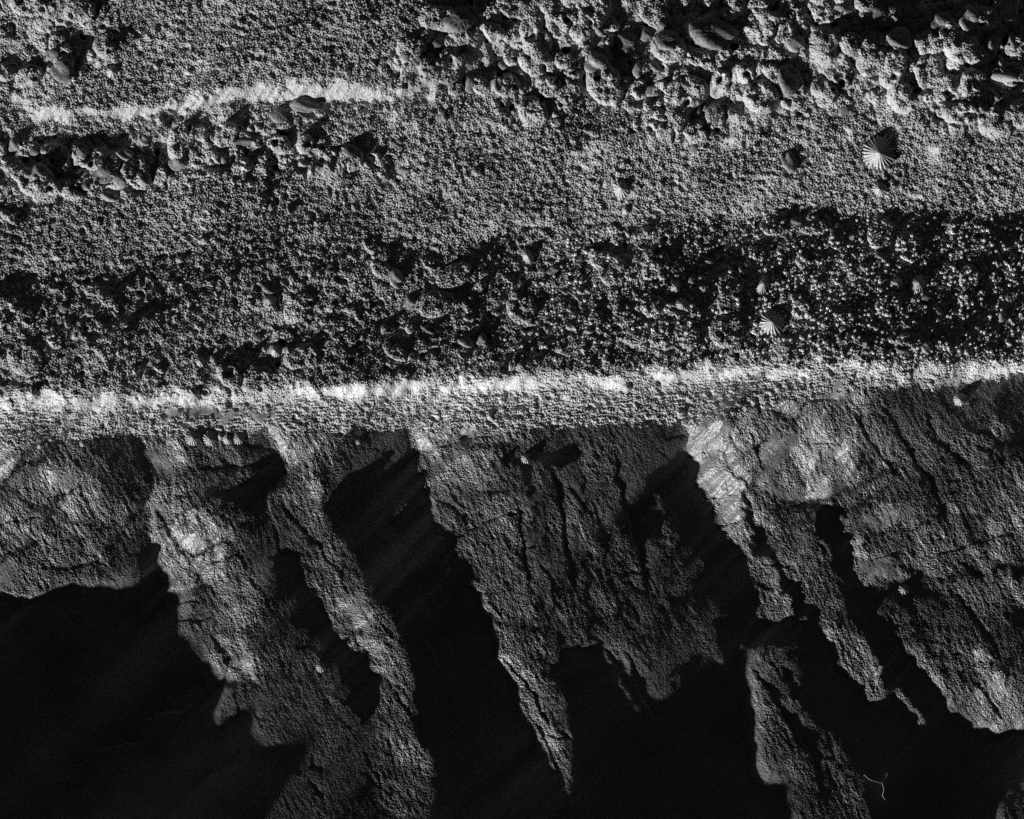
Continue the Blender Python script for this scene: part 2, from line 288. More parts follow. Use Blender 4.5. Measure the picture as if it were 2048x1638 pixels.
patch(EJ + [(1760, 1900), (1740, 1640), (1720, 1560), (1690, 1500), (1640, 1440), (1600, 1420), (1600, 1300), (1560, 1260)] + [(1610, 1245)] + [(1590, 1195), (1540, 1120), (1500, 1050), (1475, 985), (1700, 1020), (2310, 1020), (2310, 742), (2048, 756), (1960, 762), (1850, 776), (1720, 778), (1640, 796), (1560, 806), (1480, 832)], [
    (1385, 860, 140), (1420, 880, 140), (1400, 920, 132), (1440, 940, 120), (1420, 990, 92), (1445, 1010, 98), (1450, 1050, 86), (1480, 1060, 70), (1480, 1100, 88), (1500, 1090, 62), (1510, 1150, 78), (1540, 1120, 60), (1530, 1180, 74), (1550, 1190, 66), (1530, 1215, 86), (1570, 1230, 84), (1600, 1240, 60), (1500, 900, 120), (1480, 960, 112), (1540, 860, 92), (1530, 930, 104), (1560, 960, 96), (1620, 960, 86), (1580, 1000, 88), (1640, 990, 84), (1680, 980, 60),
    (1590, 850, 110), (1620, 830, 148), (1660, 850, 142), (1680, 890, 130), (1650, 910, 112), (1610, 900, 92), (1700, 820, 86), (1740, 820, 72), (1720, 880, 90), (1750, 900, 78), (1780, 830, 58), (1850, 820, 48), (1830, 880, 66), (1900, 900, 62), (1800, 950, 64), (1740, 960, 60), (1880, 980, 70), (1960, 960, 66), (2030, 950, 56), (1960, 820, 46), (2020, 800, 22), (2000, 850, 56), (1920, 800, 52), (2040, 890, 16), (1800, 1010, 58), (1950, 1010, 62),
    (1520, 1290, 16), (1480, 1310, 44), (1520, 1320, 46), (1570, 1310, 30), (1500, 1360, 54), (1550, 1370, 44), (1520, 1420, 56), (1560, 1400, 56), (1580, 1360, 24), (1500, 1450, 34), (1560, 1450, 40), (1590, 1480, 46), (1530, 1520, 36), (1600, 1520, 36), (1640, 1480, 30), (1660, 1500, 34), (1580, 1560, 24), (1640, 1570, 40), (1680, 1560, 52), (1700, 1590, 56), (1640, 1620, 46), (1700, 1640, 52), (1560, 1620, 14), (1720, 1540, 20)], 2.4)
patch([(1517, 1238), (1560, 1255), (1612, 1250), (1655, 1285), (1620, 1300), (1590, 1290), (1540, 1290), (1500, 1300), (1470, 1290)], 4, 5)
patch([(1475, 978), (1492, 978), (1510, 1030), (1545, 1095), (1580, 1150), (1618, 1215), (1640, 1260), (1655, 1290), (1690, 1350), (1735, 1400), (1790, 1392), (1840, 1470), (1900, 1500), (1960, 1590), (1990, 1700), (1760, 1700), (1740, 1600), (1710, 1520), (1660, 1470), (1605, 1430), (1603, 1300), (1600, 1240), (1560, 1170), (1520, 1100), (1490, 1030)], 3, 2.5)
patch(EK + [(1760, 1400), (1775, 1388), (1740, 1300), (1700, 1225), (1675, 1160), (1650, 1090), (1625, 1040), (1600, 1020), (1560, 1000)], [
    (1520, 1010, 92), (1545, 1060, 88), (1560, 1040, 76), (1600, 1060, 56), (1580, 1100, 62), (1580, 1140, 88), (1620, 1110, 50), (1640, 1140, 46), (1610, 1170, 84), (1650, 1190, 44), (1630, 1200, 80), (1660, 1240, 50), (1650, 1260, 84), (1690, 1260, 38), (1670, 1290, 108), (1700, 1310, 80), (1690, 1340, 108), (1720, 1330, 60), (1725, 1375, 112), (1745, 1370, 84), (1720, 1240, 26)], 2)
patch([(1780, 1388), (1808, 1380), (1850, 1458), (1838, 1470), (1810, 1430)], 86, 3)
patch([(1850, 1900), (1990, 1560), (2048, 1560), (2310, 1560), (2310, 1900)], [(2000, 1580, 18), (2048, 1600, 22), (2020, 1640, 34), (1960, 1700, 14)], 14)
patch(EL[:8] + [(1990, 1480), (2048, 1474), (2310, 1470), (2310, 1000), (1900, 1000), (1700, 1000)], [
    (1680, 1040, 84), (1720, 1030, 76), (1760, 1020, 70), (1720, 1070, 70), (1720, 1110, 104), (1750, 1100, 80), (1730, 1150, 104), (1770, 1150, 100), (1790, 1100, 60), (1810, 1150, 76), (1850, 1060, 70), (1830, 1010, 62), (1900, 1040, 84), (1960, 1060, 76), (2020, 1050, 60), (1900, 1110, 70), (1960, 1110, 76), (2030, 1100, 60), (1860, 1140, 80), (1740, 1200, 70), (1800, 1200, 14), (1860, 1190, 22), (1780, 1230, 40), (1760, 1200, 30),
    (1820, 1230, 34), (1870, 1240, 30), (1910, 1180, 66), (1960, 1190, 72), (2030, 1180, 76), (1930, 1240, 48), (1990, 1240, 40), (2040, 1260, 8), (1800, 1280, 90), (1840, 1310, 106), (1820, 1270, 56), (1870, 1280, 40), (1880, 1340, 84), (1920, 1310, 66), (1980, 1310, 70), (2030, 1320, 72), (1900, 1400, 90), (1950, 1380, 92), (2020, 1380, 92), (1940, 1450, 84), (2000, 1450, 88), (2040, 1440, 78)], 2.4)
patch([(1640, 1036), (1662, 1040), (1700, 1085), (1712, 1160), (1745, 1210), (1800, 1290), (1850, 1350), (1900, 1420), (1945, 1485), (2000, 1560), (1960, 1560), (1900, 1490), (1840, 1400), (1790, 1360), (1745, 1300), (1720, 1240), (1690, 1180), (1680, 1110), (1650, 1060)], 3, 2.5)
stroke([(1715, 1186), (1830, 1166), (1950, 1150), (2060, 1138)], 3, 10, 2.5); stroke([(1750, 1195), (1850, 1188), (1890, 1205)], 7, 8, 4)
stroke([(1725, 1080), (1770, 1068), (1860, 1050)], 2.5, 12, 2); stroke([(1780, 1080), (1800, 1110), (1840, 1150)], 4, 8, 2.5)
stroke([(1560, 1020), (1650, 1000), (1740, 965), (1790, 935)], 3, 14, 2.2); stroke([(1600, 1045), (1700, 1020), (1790, 980)], 3.5, 10, 2.2)
stroke([(1880, 785), (1905, 822), (1960, 858), (2005, 890), (2060, 885)], 6, 4, 2.5); stroke([(1545, 830), (1580, 845), (1590, 860)], 4, 5, 2); stroke([(1575, 850), (1610, 815), (1640, 798)], 2.5, 20, 2)
stroke([(1440, 900), (1470, 950), (1505, 975)], 3, 12, 2); stroke([(1540, 870), (1510, 905)], 3, 14, 2); stroke([(1715, 935), (1745, 920)], 6, 8, 3); stroke([(2000, 1140), (2060, 1145)], 6, 6, 3)
for pts in [[(1905, 1250), (1880, 1320), (1900, 1360)], [(1960, 1370), (2000, 1430)], [(1880, 1300), (1905, 1380), (1960, 1460)]]:
    stroke(pts, 2, 14, 2)
stroke([(1945, 1478), (2000, 1482), (2060, 1476)], 5, 6, 3)
stroke([(320, 1175), (358, 1160), (372, 1160)], 2, 14, 1.6); stroke([(330, 1190), (390, 1178)], 1.6, 20, 1.6); stroke([(360, 1112), (420, 1102), (465, 1088)], 2, 18, 1.6); stroke([(405, 1040), (420, 1090), (425, 1110)], 1.8, 18, 1.6); stroke([(330, 1000), (395, 985)], 1.8, 26, 1.6)
stroke([(680, 1262), (720, 1264), (770, 1262)], 2, 26, 2); stroke([(690, 1290), (730, 1330), (755, 1355)], 1.8, 20, 1.6); stroke([(640, 1195), (665, 1215)], 2, 20, 2)

# rubbly unevenness of the broad faces
CONC_W = inside([(-260, -260), (2310, -260)] + rev(STRIP_BOT)).astype(float)
mott = .5 * band(46, False) + .5 * band(120, False)
STRIP_W = gauss(inside(STRIP_TOP + rev(STRIP_BOT)).astype(float), 5)


def facets(long_, short, ang, seed):
    """random value per elongated fracture cell"""
    r = np.random.default_rng(seed)
    ca, sa = math.cos(ang), math.sin(ang)
    X = (PU * ca + PV * sa) / long_ + 60; Y = (-PU * sa + PV * ca) / short + 60
    n = 160
    jx, jy, val = r.uniform(.1, .9, (n, n)), r.uniform(.1, .9, (n, n)), r.standard_normal((n, n))
    ix, iy = np.floor(X).astype(int), np.floor(Y).astype(int)
    best = np.full(X.shape, 1e9); out = np.zeros(X.shape)
    for dx in (-1, 0, 1):
        for dy in (-1, 0, 1):
            a, b = (ix + dx) % n, (iy + dy) % n
            d = (X - ix - dx - jx[b, a]) ** 2 + (Y - iy - dy - jy[b, a]) ** 2
            k = d < best
            best[k] = d[k]; out[k] = val[b, a][k]
    return out


fac = gauss(facets(120, 42, math.radians(62), 3), 1.2) + .8 * gauss(facets(52, 24, math.radians(48), 4), 1.2)
T = T * np.where(CONC_W > .5, np.exp(.16 * mott), np.exp(.10 * mott + .17 * fac))
cf = gauss(facets(70, 50, 0, 5), 2) + .6 * gauss(facets(30, 24, .6, 6), 1.5)
T = T * np.where((CONC_W > .5) & (STRIP_W < .5), np.exp(.14 * cf), 1)
# what a gritty face of a given tilt returns on average is not linear in the tilt: correct for it
T_SEEN = T
T = np.where(CONC_W > .5, np.interp(T, [0, 20, 35, 50, 70, 87, 113, 140, 200], [13, 34, 51, 65, 77, 88, 108, 134, 185]), T)

# turn wanted tone into slope along the light, then find the relief that has those slopes
el = math.radians(ELEV)
K_C, K_R = .80, .80
lin = (np.clip(T, 0, 255) / 255.0) ** 2.2
nn = np.clip(lin / np.where(CONC_W > .5, .40, .48), 0, .97)
dark = np.clip((20 - T_SEEN) / 20, 0, 1)
FLAT_C = 84.0
ref = (FLAT_C / 255) ** 2.2 / .40
nn = nn * (math.sin(el) / ref)
q = np.tan(np.arcsin(np.clip(nn, 0, .90)) - el) - .16 * dark
q_rock = np.interp(T_SEEN, [0, 8, 14, 30, 50, 69, 88, 107, 140, 170, 210], [-.300, -.286, -.266, -.226, -.165, -.060, .07, .23, .60, .95, 1.2])
q = np.where(CONC_W > .5, q, q_rock)
tu, tv = math.cos(math.radians(AZ)), -math.sin(math.radians(AZ))
win_u = np.clip(np.minimum(np.arange(WW), WW - 1 - np.arange(WW)) / 60, 0, 1)
win_v = np.clip(np.minimum(np.arange(WH), WH - 1 - np.arange(WH)) / 60, 0, 1)
win = (win_u[None, :] * win_v[:, None])
q = q * win + float(q.mean()) * (1 - win)
kt = 2 * np.pi * (KXW * tu + KYW * tv)
kp = 2 * np.pi * (-KXW * tv + KYW * tu)
den = kt ** 2 + .025 * kp ** 2 + (2 * np.pi / 4500) ** 2
# the mean slope becomes one tilt of the whole shore, the rest is integrated
along = (UU - 1024) * tu + (VV - 819) * tv
qq = q.copy()
fall_ = WS * math.sqrt(2) * math.tan(el)
for it in range(12):
    m = float(qq.mean())
    hh = -1j * kt * np.fft.rfft2(qq - m) / den
    hl = np.fft.irfft2(hh, s=(WH, WW)) + m * along
    if it == 11:
        break
    act = np.fft.irfft2(1j * kt * hh, s=(WH, WW)) + m
    if it >= 2:
        # where a crest would throw its shadow too far, ease the slopes so that lit faces clear it
        sh = np.full((WH, WW), -1e4)
        for r in range(WH - 2, -1, -1):
            sh[r, 1:] = np.maximum(hl[r + 1, :-1], sh[r + 1, :-1]) - fall_
        sd = np.maximum(sh - hl, 0)
        lit = np.clip((T_SEEN - 18) / 14, 0, 1)
        q = q + win * (.05 * lit * np.clip(sd / 5, 0, 1) + .010 * (1 - lit) * np.clip((sd - 9) / 8, 0, 1)
                       - .015 * (T_SEEN < 14) * (sd < 1) * (act > -.29))
        q = np.minimum(q, 1.3)
    qq = qq + .7 * np.clip(q - act, -.6, .6) * win


def up(a):
    """working grid -> final grid, bilinear"""
    x = np.clip((fu - U0) / WS - .5, 0, WW - 1.001); y = np.clip((fv - V0) / WS - .5, 0, WH - 1.001)
    i, j = x.astype(int), y.astype(int)
    fx, fy = (x - i)[None, :], (y - j)[:, None]
    r0 = a[j][:, i] * (1 - fx) + a[j][:, i + 1] * fx
    r1 = a[j + 1][:, i] * (1 - fx) + a[j + 1][:, i + 1] * fx
    return r0 * (1 - fy) + r1 * fy


H = up(hl)
conc = up(CONC_W)
strip = up(gauss(inside(STRIP_TOP + rev(STRIP_BOT)).astype(float), 4))
rubble_w = np.zeros((WH, WW))
for poly, amt in [([(860, -260), (2310, -260), (2310, 300), (1900, 260), (1720, 190), (1600, 240), (1500, 230), (1380, 290), (1160, 200), (1130, 260), (900, 180), (750, 150), (850, 60)], 1.0),
                  ([(-260, 280), (100, 280), (240, 300), (330, 240), (480, 235), (560, 250), (760, 285), (810, 350), (700, 350), (560, 350), (550, 440), (520, 440), (530, 370), (400, 350), (300, 370), (230, 415), (170, 390), (-260, 400)], .9),
                  ([(-260, -260), (170, -260), (230, 100), (170, 160), (-260, 190)], .6),
                  (BAND + rev(STRIP_TOP), .38), ([(-260, 400), (40, 410), (70, 480), (-260, 500)], .7)]:
    rubble_w = np.maximum(rubble_w, amt * gauss(inside(poly).astype(float), 9))
rubble = np.clip(up(rubble_w), 0, 1)
smooth_w = np.zeros((WH, WW))
SW1, SW2 = band(16, False) + band(34, False), band(16, False) + band(34, False)
for poly in [[(1545, 880), (1590, 850), (1600, 900), (1560, 930), (1545, 960), (1600, 985), (1690, 960), (1710, 985), (1620, 1010), (1540, 1000), (1520, 930)], [(1400, 960), (1450, 940), (1460, 990), (1415, 1000)], [(1445, 1020), (1480, 1010), (1490, 1045), (1455, 1055)],
             [(1715, 1130), (1770, 1100), (1820, 1160), (1730, 1165)], [(1680, 1040), (1820, 1005), (1830, 1040), (1700, 1070)], [(300, 900), (340, 915), (345, 955), (305, 960)], [(-50, 1120), (40, 1120), (30, 1180), (-50, 1180)], [(305, 1000), (330, 1010), (330, 1040), (300, 1040)],
             [(330, 820), (560, 815), (560, 832), (330, 838)], [(1640, 780), (1700, 770), (1680, 792), (1640, 795)], [(1880, 765), (1950, 755), (1930, 775)], [(1190, 900), (1160, 880), (1170, 930)]]:
    smooth_w = np.maximum(smooth_w, gauss(inside(poly, PU + 3 * SW1, PV + 3 * SW2).astype(float), 1.5))
smooth = np.clip(up(smooth_w), 0, 1)

# ---- stones set in the broken concrete: bumps of the relief itself (matrix-covered aggregate)
def bumps(n, rmin, rmax, weight, height, flat=1.3):
    out = np.zeros((FH, FW), np.float32)
    cnt = 0
    while cnt < n:
        m = 4000
        cu, cv = RNG.uniform(U0 + 60, U1 - 60, m), RNG.uniform(V0 + 60, 900, m)
        ok = RNG.uniform(0, 1, m) < weight[((cv - V0) / FS).astype(int), ((cu - U0) / FS).astype(int)]
        for x, y in zip(cu[ok], cv[ok]):
            r = rmin * (rmax / rmin) ** (RNG.uniform() ** 1.4)
            a, b, th = r * RNG.uniform(.9, 1.35), r * RNG.uniform(.65, 1), RNG.uniform(0, np.pi)
            R = int(a / FS) + 2
            i, j = int((x - U0) / FS), int((y - V0) / FS)
            if i - R < 0 or j - R < 0 or i + R >= FW or j + R >= FH:
                continue
            X = (fu[i - R:i + R] - x)[None, :]; Y = (fv[j - R:j + R] - y)[:, None]
            ca, sa = math.cos(th), math.sin(th)
            d2 = ((X * ca + Y * sa) / a) ** 2 + ((-X * sa + Y * ca) / b) ** 2
            z = r * height * np.sqrt(np.clip(1 - d2 ** (1 + flat), 0, 1))
            o = out[j - R:j + R, i - R:i + R]
            np.maximum(o, z, out=o)
            cnt += 1
            if cnt >= n:
                break
    return out


stones = bumps(700, 11, 38, np.clip(rubble, 0, 1) ** 1.5 * conc, .44)
small = bumps(1100, 4.5, 11, np.clip(rubble * .9 + .05, 0, 1) * conc, .45)
H = H + stones * np.clip(rubble * 1.2, 0, 1) + small * .9 + rubble * (1.6 * band(50) + .4 * band(17))
pits = np.clip(band(60) * .6 + band(30) * .6 - 1.15, 0, 2)
H -= 11 * pits * conc * (.25 + rubble)
# grit of the concrete
g1, g2, g3 = band(4.2, width=.25), band(6.4, width=.3), band(20)
grit = .44 * g1 + .42 * np.maximum(g2, -.9) + .50 * g3
dots = np.clip(band(8, width=.25) - 1.3, 0, 1.3)
H += conc * (1 - smooth) * (1.45 - .25 * rubble) * (grit + 1.5 * dots * (1 - .8 * strip)) * (1 - .25 * strip)
streak = band(8, stretch=(math.radians(-4), 4.0)) + .8 * band(5, stretch=(math.radians(-3), 2.5))
H += strip * (1 - smooth) * .34 * streak
# grain, cleavage and cracks of the rock
rock = 1 - conc
cl = math.radians(64)
rg = .44 * band(4.2, width=.25) + .26 * band(6.6) + .16 * band(22) + .30 * band(14, stretch=(cl, 2.6)) + .45 * band(60, stretch=(cl, 3))
rg = rg - .9 * np.clip(band(7.5, width=.25, stretch=(math.radians(50), 1.7)) - .9, 0, 2) + .8 * np.clip(band(6.5, width=.22) - 1.3, 0, 1.2)
rs = (np.diff(rg[1:, :], axis=1) - np.diff(rg, axis=0)[:, :-1]) / FS
rg = rg / (rs.std() * .7071)                       # unit slope along the light
tt = up(gauss(T_SEEN, 4))
rg = rg * np.interp(tt, [0, 10, 16, 33, 50, 69, 88, 110, 150], [.03, .035, .06, .20, .40, .60, .68, .68, .6])  # grain weaker where the wanted tone is dark, so shade stays black
H += rock * (1 - .65 * smooth) * rg
FUU, FVV = np.meshgrid(fu.astype(np.float32), fv.astype(np.float32))
WFU, WFV = FUU + 2.2 * band(60) + .7 * band(16), FVV + 2.2 * band(60) + .7 * band(16)
CRACKS = [([(1500, 850), (1512, 900), (1530, 940)], 5, 2.2), ([(1460, 860), (1475, 900)], 4, 2), ([(1660, 880), (1672, 935)], 5, 2.5), ([(1620, 890), (1700, 880)], 4, 2), ([(1640, 890), (1648, 930)], 4, 2), ([(1700, 820), (1740, 880), (1800, 960)], 4, 3), ([(1760, 800), (1800, 870), (1860, 960), (1900, 1040)], 4, 3),
          ([(1850, 820), (1880, 880), (1960, 960)], 4, 3), ([(1400, 1000), (1480, 990)], 5, 2), ([(1430, 1060), (1490, 1040)], 4, 2), ([(1510, 1170), (1560, 1180)], 5, 2.4), ([(1520, 1130), (1600, 1140)], 3, 2), ([(850, 900), (930, 880), (1000, 870)], 4, 2.4), ([(860, 1000), (900, 1010), (940, 1060)], 5, 2.5), ([(880, 960), (930, 1020)], 4, 2.2),
          ([(900, 1080), (1000, 1030), (1060, 1020)], 4, 2), ([(980, 1290), (1060, 1380), (1110, 1470)], 6, 2.6), ([(1040, 1390), (1100, 1500), (1130, 1590)], 5, 2.4), ([(1080, 1470), (1140, 1475)], 5, 2.4), ([(330, 1210), (400, 1205)], 4, 2), ([(345, 1250), (420, 1235)], 4, 2), ([(300, 1470), (200, 1500), (120, 1560)], 5, 3), ([(400, 1405), (280, 1440)], 6, 3),
          ([(400, 1130), (470, 1110), (490, 1120)], 4, 2), ([(450, 890), (560, 905)], 3, 2), ([(390, 940), (560, 935)], 4, 2.2), ([(560, 1010), (640, 1100), (700, 1170)], 4, 2.4), ([(780, 1370), (830, 1440), (850, 1500)], 4, 2.4), ([(1900, 1180), (1960, 1250), (2010, 1330)], 4, 2.4), ([(1950, 1360), (2010, 1450)], 5, 2.2), ([(1850, 1120), (1950, 1090), (2060, 1060)], 3, 2.2),
          ([(1500, 1330), (1560, 1420), (1620, 1520)], 6, 3), ([(1560, 1330), (1590, 1400)], 4, 3), ([(1590, 1440), (1640, 1560)], 5, 3), ([(1225, 900), (1245, 1000), (1275, 1100), (1300, 1200)], 5, 3), ([(1250, 1300), (1280, 1380), (1320, 1450)], 6, 3), ([(1210, 1290), (1240, 1350), (1290, 1440)], 6, 3), ([(1100, 930), (1120, 1000), (1130, 1090), (1150, 1180)], 5, 3),
          ([(1030, 990), (1045, 1080), (1060, 1180)], 4, 2.6), ([(150, 900), (170, 960)], 3, 2), ([(0, 1050), (90, 1030)], 4, 2.4), ([(60, 1130), (130, 1140), (220, 1120)], 3, 2.4),
          # small steps and lips in the concrete
          ([(225, 0), (205, 50), (230, 85)], 6, 3), ([(1500, 262), (1560, 268)], 4, 2), ([(1700, 215), (1740, 235), (1755, 250)], 5, 2), ([(1890, 240), (1930, 255)], 7, 4), ([(390, 190), (410, 208)], 5, 2), ([(575, 205), (572, 235), (585, 250)], 7, 3), ([(740, 240), (760, 215), (790, 205)], 5, 2.5), ([(880, 262), (960, 270), (1010, 262)], 5, 2.5),
          ([(1400, 480), (1410, 500)], 4, 2), ([(550, 520), (600, 560), (640, 600)], 5, 3), ([(300, 540), (330, 600)], 5, 3), ([(1230, 610), (1300, 640)], 4, 2.5), ([(900, 560), (950, 620)], 4, 2.5), ([(0, 640), (200, 660)], 3, 3)]
cr = random.Random(21)
while len(CRACKS) < 300:                            # straight tight fractures along the cleavage and across it
    u, v = cr.uniform(-60, 2100), cr.uniform(800, 1680)
    jv, iu = int((v - V0) / FS), int((u - U0) / FS)
    if rock[jv, iu] < .5 or cr.random() > .25 + tt[jv, iu] / 70:
        continue
    kind_ = cr.random()
    a = math.radians(cr.gauss(62, 9) if kind_ < .6 else cr.gauss(-10, 9) if kind_ < .85 else cr.gauss(30, 14))
    ln = cr.uniform(18, 60) * (1.6 if kind_ < .6 else 1)
    pts = [(u, v)]
    for _ in range(3):
        a2 = a + cr.gauss(0, .16)
        pts.append((pts[-1][0] + ln / 3 * math.cos(a2), pts[-1][1] + ln / 3 * math.sin(a2)))
    CRACKS.append((pts, cr.uniform(.8, 2.4), cr.uniform(1.0, 1.7)))
for pts, depth, w in CRACKS:
    # a fracture lip: drops sharply on the side away from the sun, then levels out again
    us = [p[0] for p in pts]; vs_ = [p[1] for p in pts]
    reach = 40
    i0, i1 = max(0, int((min(us) - reach - U0) / FS)), min(FW, int((max(us) + reach - U0) / FS))
    j0, j1 = max(0, int((min(vs_) - reach - V0) / FS)), min(FH, int((max(vs_) + reach - V0) / FS))
    if i1 <= i0 or j1 <= j0:
        continue
    X, Y = WFU[j0:j1, i0:i1], WFV[j0:j1, i0:i1]
    best = np.full(X.shape, 1e6); side = np.zeros(X.shape); end = np.ones(X.shape)
    L = 0
    tot = sum(math.dist(a, b) for a, b in zip(pts[:-1], pts[1:]))
    for (xa, ya), (xb, yb) in zip(pts[:-1], pts[1:]):
        dx, dy = xb - xa, yb - ya
        ll = math.hypot(dx, dy)
        t = np.clip(((X - xa) * dx + (Y - ya) * dy) / (ll * ll), 0, 1)
        px, py = X - xa - t * dx, Y - ya - t * dy
        d = np.hypot(px, py)
        k = d < best
        best[k] = d[k]; side[k] = (px * tu + py * tv)[k]
        f = (L + t * ll) / tot
        end[k] = np.clip(4 * f * (1 - f) * 1.5, 0, 1)[k]
        L += ll
    fall = 5 + 5 * w
    prof = np.where(side > 0, np.exp(-best / fall), np.exp(-best / 1.2) * .9)
    H[j0:j1, i0:i1] -= .62 * depth * end * prof
# settle the rim of the modelled patch down into the surrounding rock
edge = np.minimum(np.minimum(FUU - U0, U1 - FUU), np.minimum(FVV - V0, V1 - FVV))
H0 = float(np.median(H))
H = H - H0
H -= 240 * np.clip(1 - edge / 90, 0, 1) ** 2

# ---------------------------------------------------------------- materials
def material(name, dark_c, light_c, scale, rough, spec=.4, speck=0.0, bump=.0, bump_scale=900, coords='Object'):
    m = bpy.data.materials.new(name)
    m.use_nodes = True
    nt = m.node_tree
    b = nt.nodes["Principled BSDF"]
    tc = nt.nodes.new("ShaderNodeTexCoord")
    n1 = nt.nodes.new("ShaderNodeTexNoise"); n1.inputs["Scale"].default_value = scale; n1.inputs["Detail"].default_value = 8; n1.inputs["Roughness"].default_value = .65
    nt.links.new(tc.outputs[coords], n1.inputs["Vector"])
    r1 = nt.nodes.new("ShaderNodeValToRGB")
    r1.color_ramp.elements[0].position, r1.color_ramp.elements[1].position = .32, .68
    r1.color_ramp.elements[0].color = (dark_c,) * 3 + (1,)
    r1.color_ramp.elements[1].color = (light_c,) * 3 + (1,)
    nt.links.new(n1.outputs["Fac"], r1.inputs[0])
    col = r1.outputs[0]
    if speck:
        n2 = nt.nodes.new("ShaderNodeTexNoise"); n2.inputs["Scale"].default_value = 420; n2.inputs["Detail"].default_value = 2
        nt.links.new(tc.outputs[coords], n2.inputs["Vector"])
        r2 = nt.nodes.new("ShaderNodeValToRGB")
        r2.color_ramp.elements[0].position, r2.color_ramp.elements[1].position = .38, .62
        r2.color_ramp.elements[0].color = (1 - speck,) * 3 + (1,)
        r2.color_ramp.elements[1].color = (1, 1, 1, 1)
        nt.links.new(n2.outputs["Fac"], r2.inputs[0])
        mx = nt.nodes.new("ShaderNodeMix"); mx.data_type = 'RGBA'; mx.blend_type = 'MULTIPLY'; mx.inputs[0].default_value = 1
        nt.links.new(col, mx.inputs[6]); nt.links.new(r2.outputs[0], mx.inputs[7])
        col = mx.outputs[2]
    nt.links.new(col, b.inputs["Base Color"])
    b.inputs["Roughness"].default_value = rough
    b.inputs["Specular IOR Level"].default_value = spec
    if bump:
        n3 = nt.nodes.new("ShaderNodeTexNoise"); n3.inputs["Scale"].default_value = bump_scale; n3.inputs["Detail"].default_value = 3
        nt.links.new(tc.outputs[coords], n3.inputs["Vector"])
        bp = nt.nodes.new("ShaderNodeBump"); bp.inputs["Strength"].default_value = bump; bp.inputs["Distance"].default_value = .001
        nt.links.new(n3.outputs["Fac"], bp.inputs["Height"]); nt.links.new(bp.outputs[0], b.inputs["Normal"])
    return m


M_CONC = material("concrete", .28, .43, 9, .75, .3, .45, .25)
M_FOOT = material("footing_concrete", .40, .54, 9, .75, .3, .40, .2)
M_ROCK = material("dark_slate_rock", .12, .24, 7, .45, .5, .50, .7, 330)
M_SHELL = material("limpet_shell", .24, .46, 160, .5, .4, .25)
M_STONE = material("pebble_stone", .12, .24, 90, .65, .35, .5, .2)
M_STONE_P = material("pale_pebble_stone", .20, .36, 90, .6, .35, .4, .2)
M_BARN = material("barnacle_shell", .5, .75, 300, .6, .3)
M_WEED = material("dry_weed", .16, .26, 80, .6, .3)


# ---------------------------------------------------------------- relief meshes
def world_xyz(u, v, h):
    return (u - 1024) * S, (819 - v) * S, h * S


X, Y, Z = (FUU - 1024) * S, (819 - FVV) * S, H * S
VERT = np.stack([X, Y, Z], -1).reshape(-1, 3).astype(np.float32)
ii, jj = np.meshgrid(np.arange(FW - 1), np.arange(FH - 1))
base = (jj * FW + ii)
QUAD = np.stack([base, base + FW, base + FW + 1, base + 1], -1)          # counter-clockwise seen from above


def link(o, parent=None):
    sc.collection.objects.link(o)
    if parent:
        o.parent = parent
    return o


def relief(name, mask, mat, parent=None):
    quads = QUAD[mask]
    used, inv = np.unique(quads.reshape(-1), return_inverse=True)
    me = bpy.data.meshes.new(name)
    co = VERT[used]
    me.vertices.add(len(co)); me.vertices.foreach_set("co", co.reshape(-1))
    n = len(quads)
    me.loops.add(n * 4); me.loops.foreach_set("vertex_index", inv.astype(np.int32).reshape(-1))
    me.polygons.add(n)
    me.polygons.foreach_set("loop_start", np.arange(0, n * 4, 4, dtype=np.int32))
    me.polygons.foreach_set("loop_total", np.full(n, 4, np.int32))
    me.polygons.foreach_set("use_smooth", np.ones(n, bool))
    me.materials.append(mat)
    me.update(calc_edges=True)
    return link(bpy.data.objects.new(name, me), parent)


def tag(o, label, cat, group=None, kind=None):
    if label:
        o["label"] = label
    if cat:
        o["category"] = cat
    if group:
        o["group"] = group
    if kind:
        o["kind"] = kind
    return o


cm = conc[:-1, :-1] > .5
upper_m = up(inside([(-260, -260), (2310, -260)] + rev(BAND)).astype(float))[:-1, :-1] > .5
strip_m = (up(inside(STRIP_TOP + rev(STRIP_BOT)).astype(float))[:-1, :-1] > .5) & cm
wall = link(bpy.data.objects.new("concrete_wall", None))
wall.location = (0, 0, 0)
tag(wall, "weathered grey concrete wall of rough grit and pebbles, cast on the dark ribbed rock", "wall", kind="thing")
relief("upper_course", upper_m & cm & ~strip_m, M_CONC, wall)
relief("lower_course", ~upper_m & cm & ~strip_m, M_CONC, wall)
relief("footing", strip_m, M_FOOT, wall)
rock_o = relief("bedrock", ~cm, M_ROCK)
tag(rock_o, "dark ribbed bedrock with steep slanting ridges and black clefts below the concrete", "rock", kind="structure")

gm = bpy.data.meshes.new("ground")
gm.from_pydata([(-60, -60, -.17), (60, -60, -.17), (60, 60, -.17), (-60, 60, -.17)], [], [(0, 1, 2, 3)])
gm.materials.append(M_ROCK)
tag(link(bpy.data.objects.new("ground", gm)), "flat dark rock shore around the wall foot", "ground", kind="structure")


def h_at(u, v, r=3):
    i, j = int((u - U0) / FS), int((v - V0) / FS)
    k = max(1, int(r / FS))
    return float(np.mean(H[j - k:j + k + 1, i - k:i + k + 1]))


def slope_at(u, v, r):
    gu = (h_at(u + r, v, r * .5) - h_at(u - r, v, r * .5)) / (2 * r)
    gv = (h_at(u, v + r, r * .5) - h_at(u, v - r, r * .5)) / (2 * r)
    return gu, gv


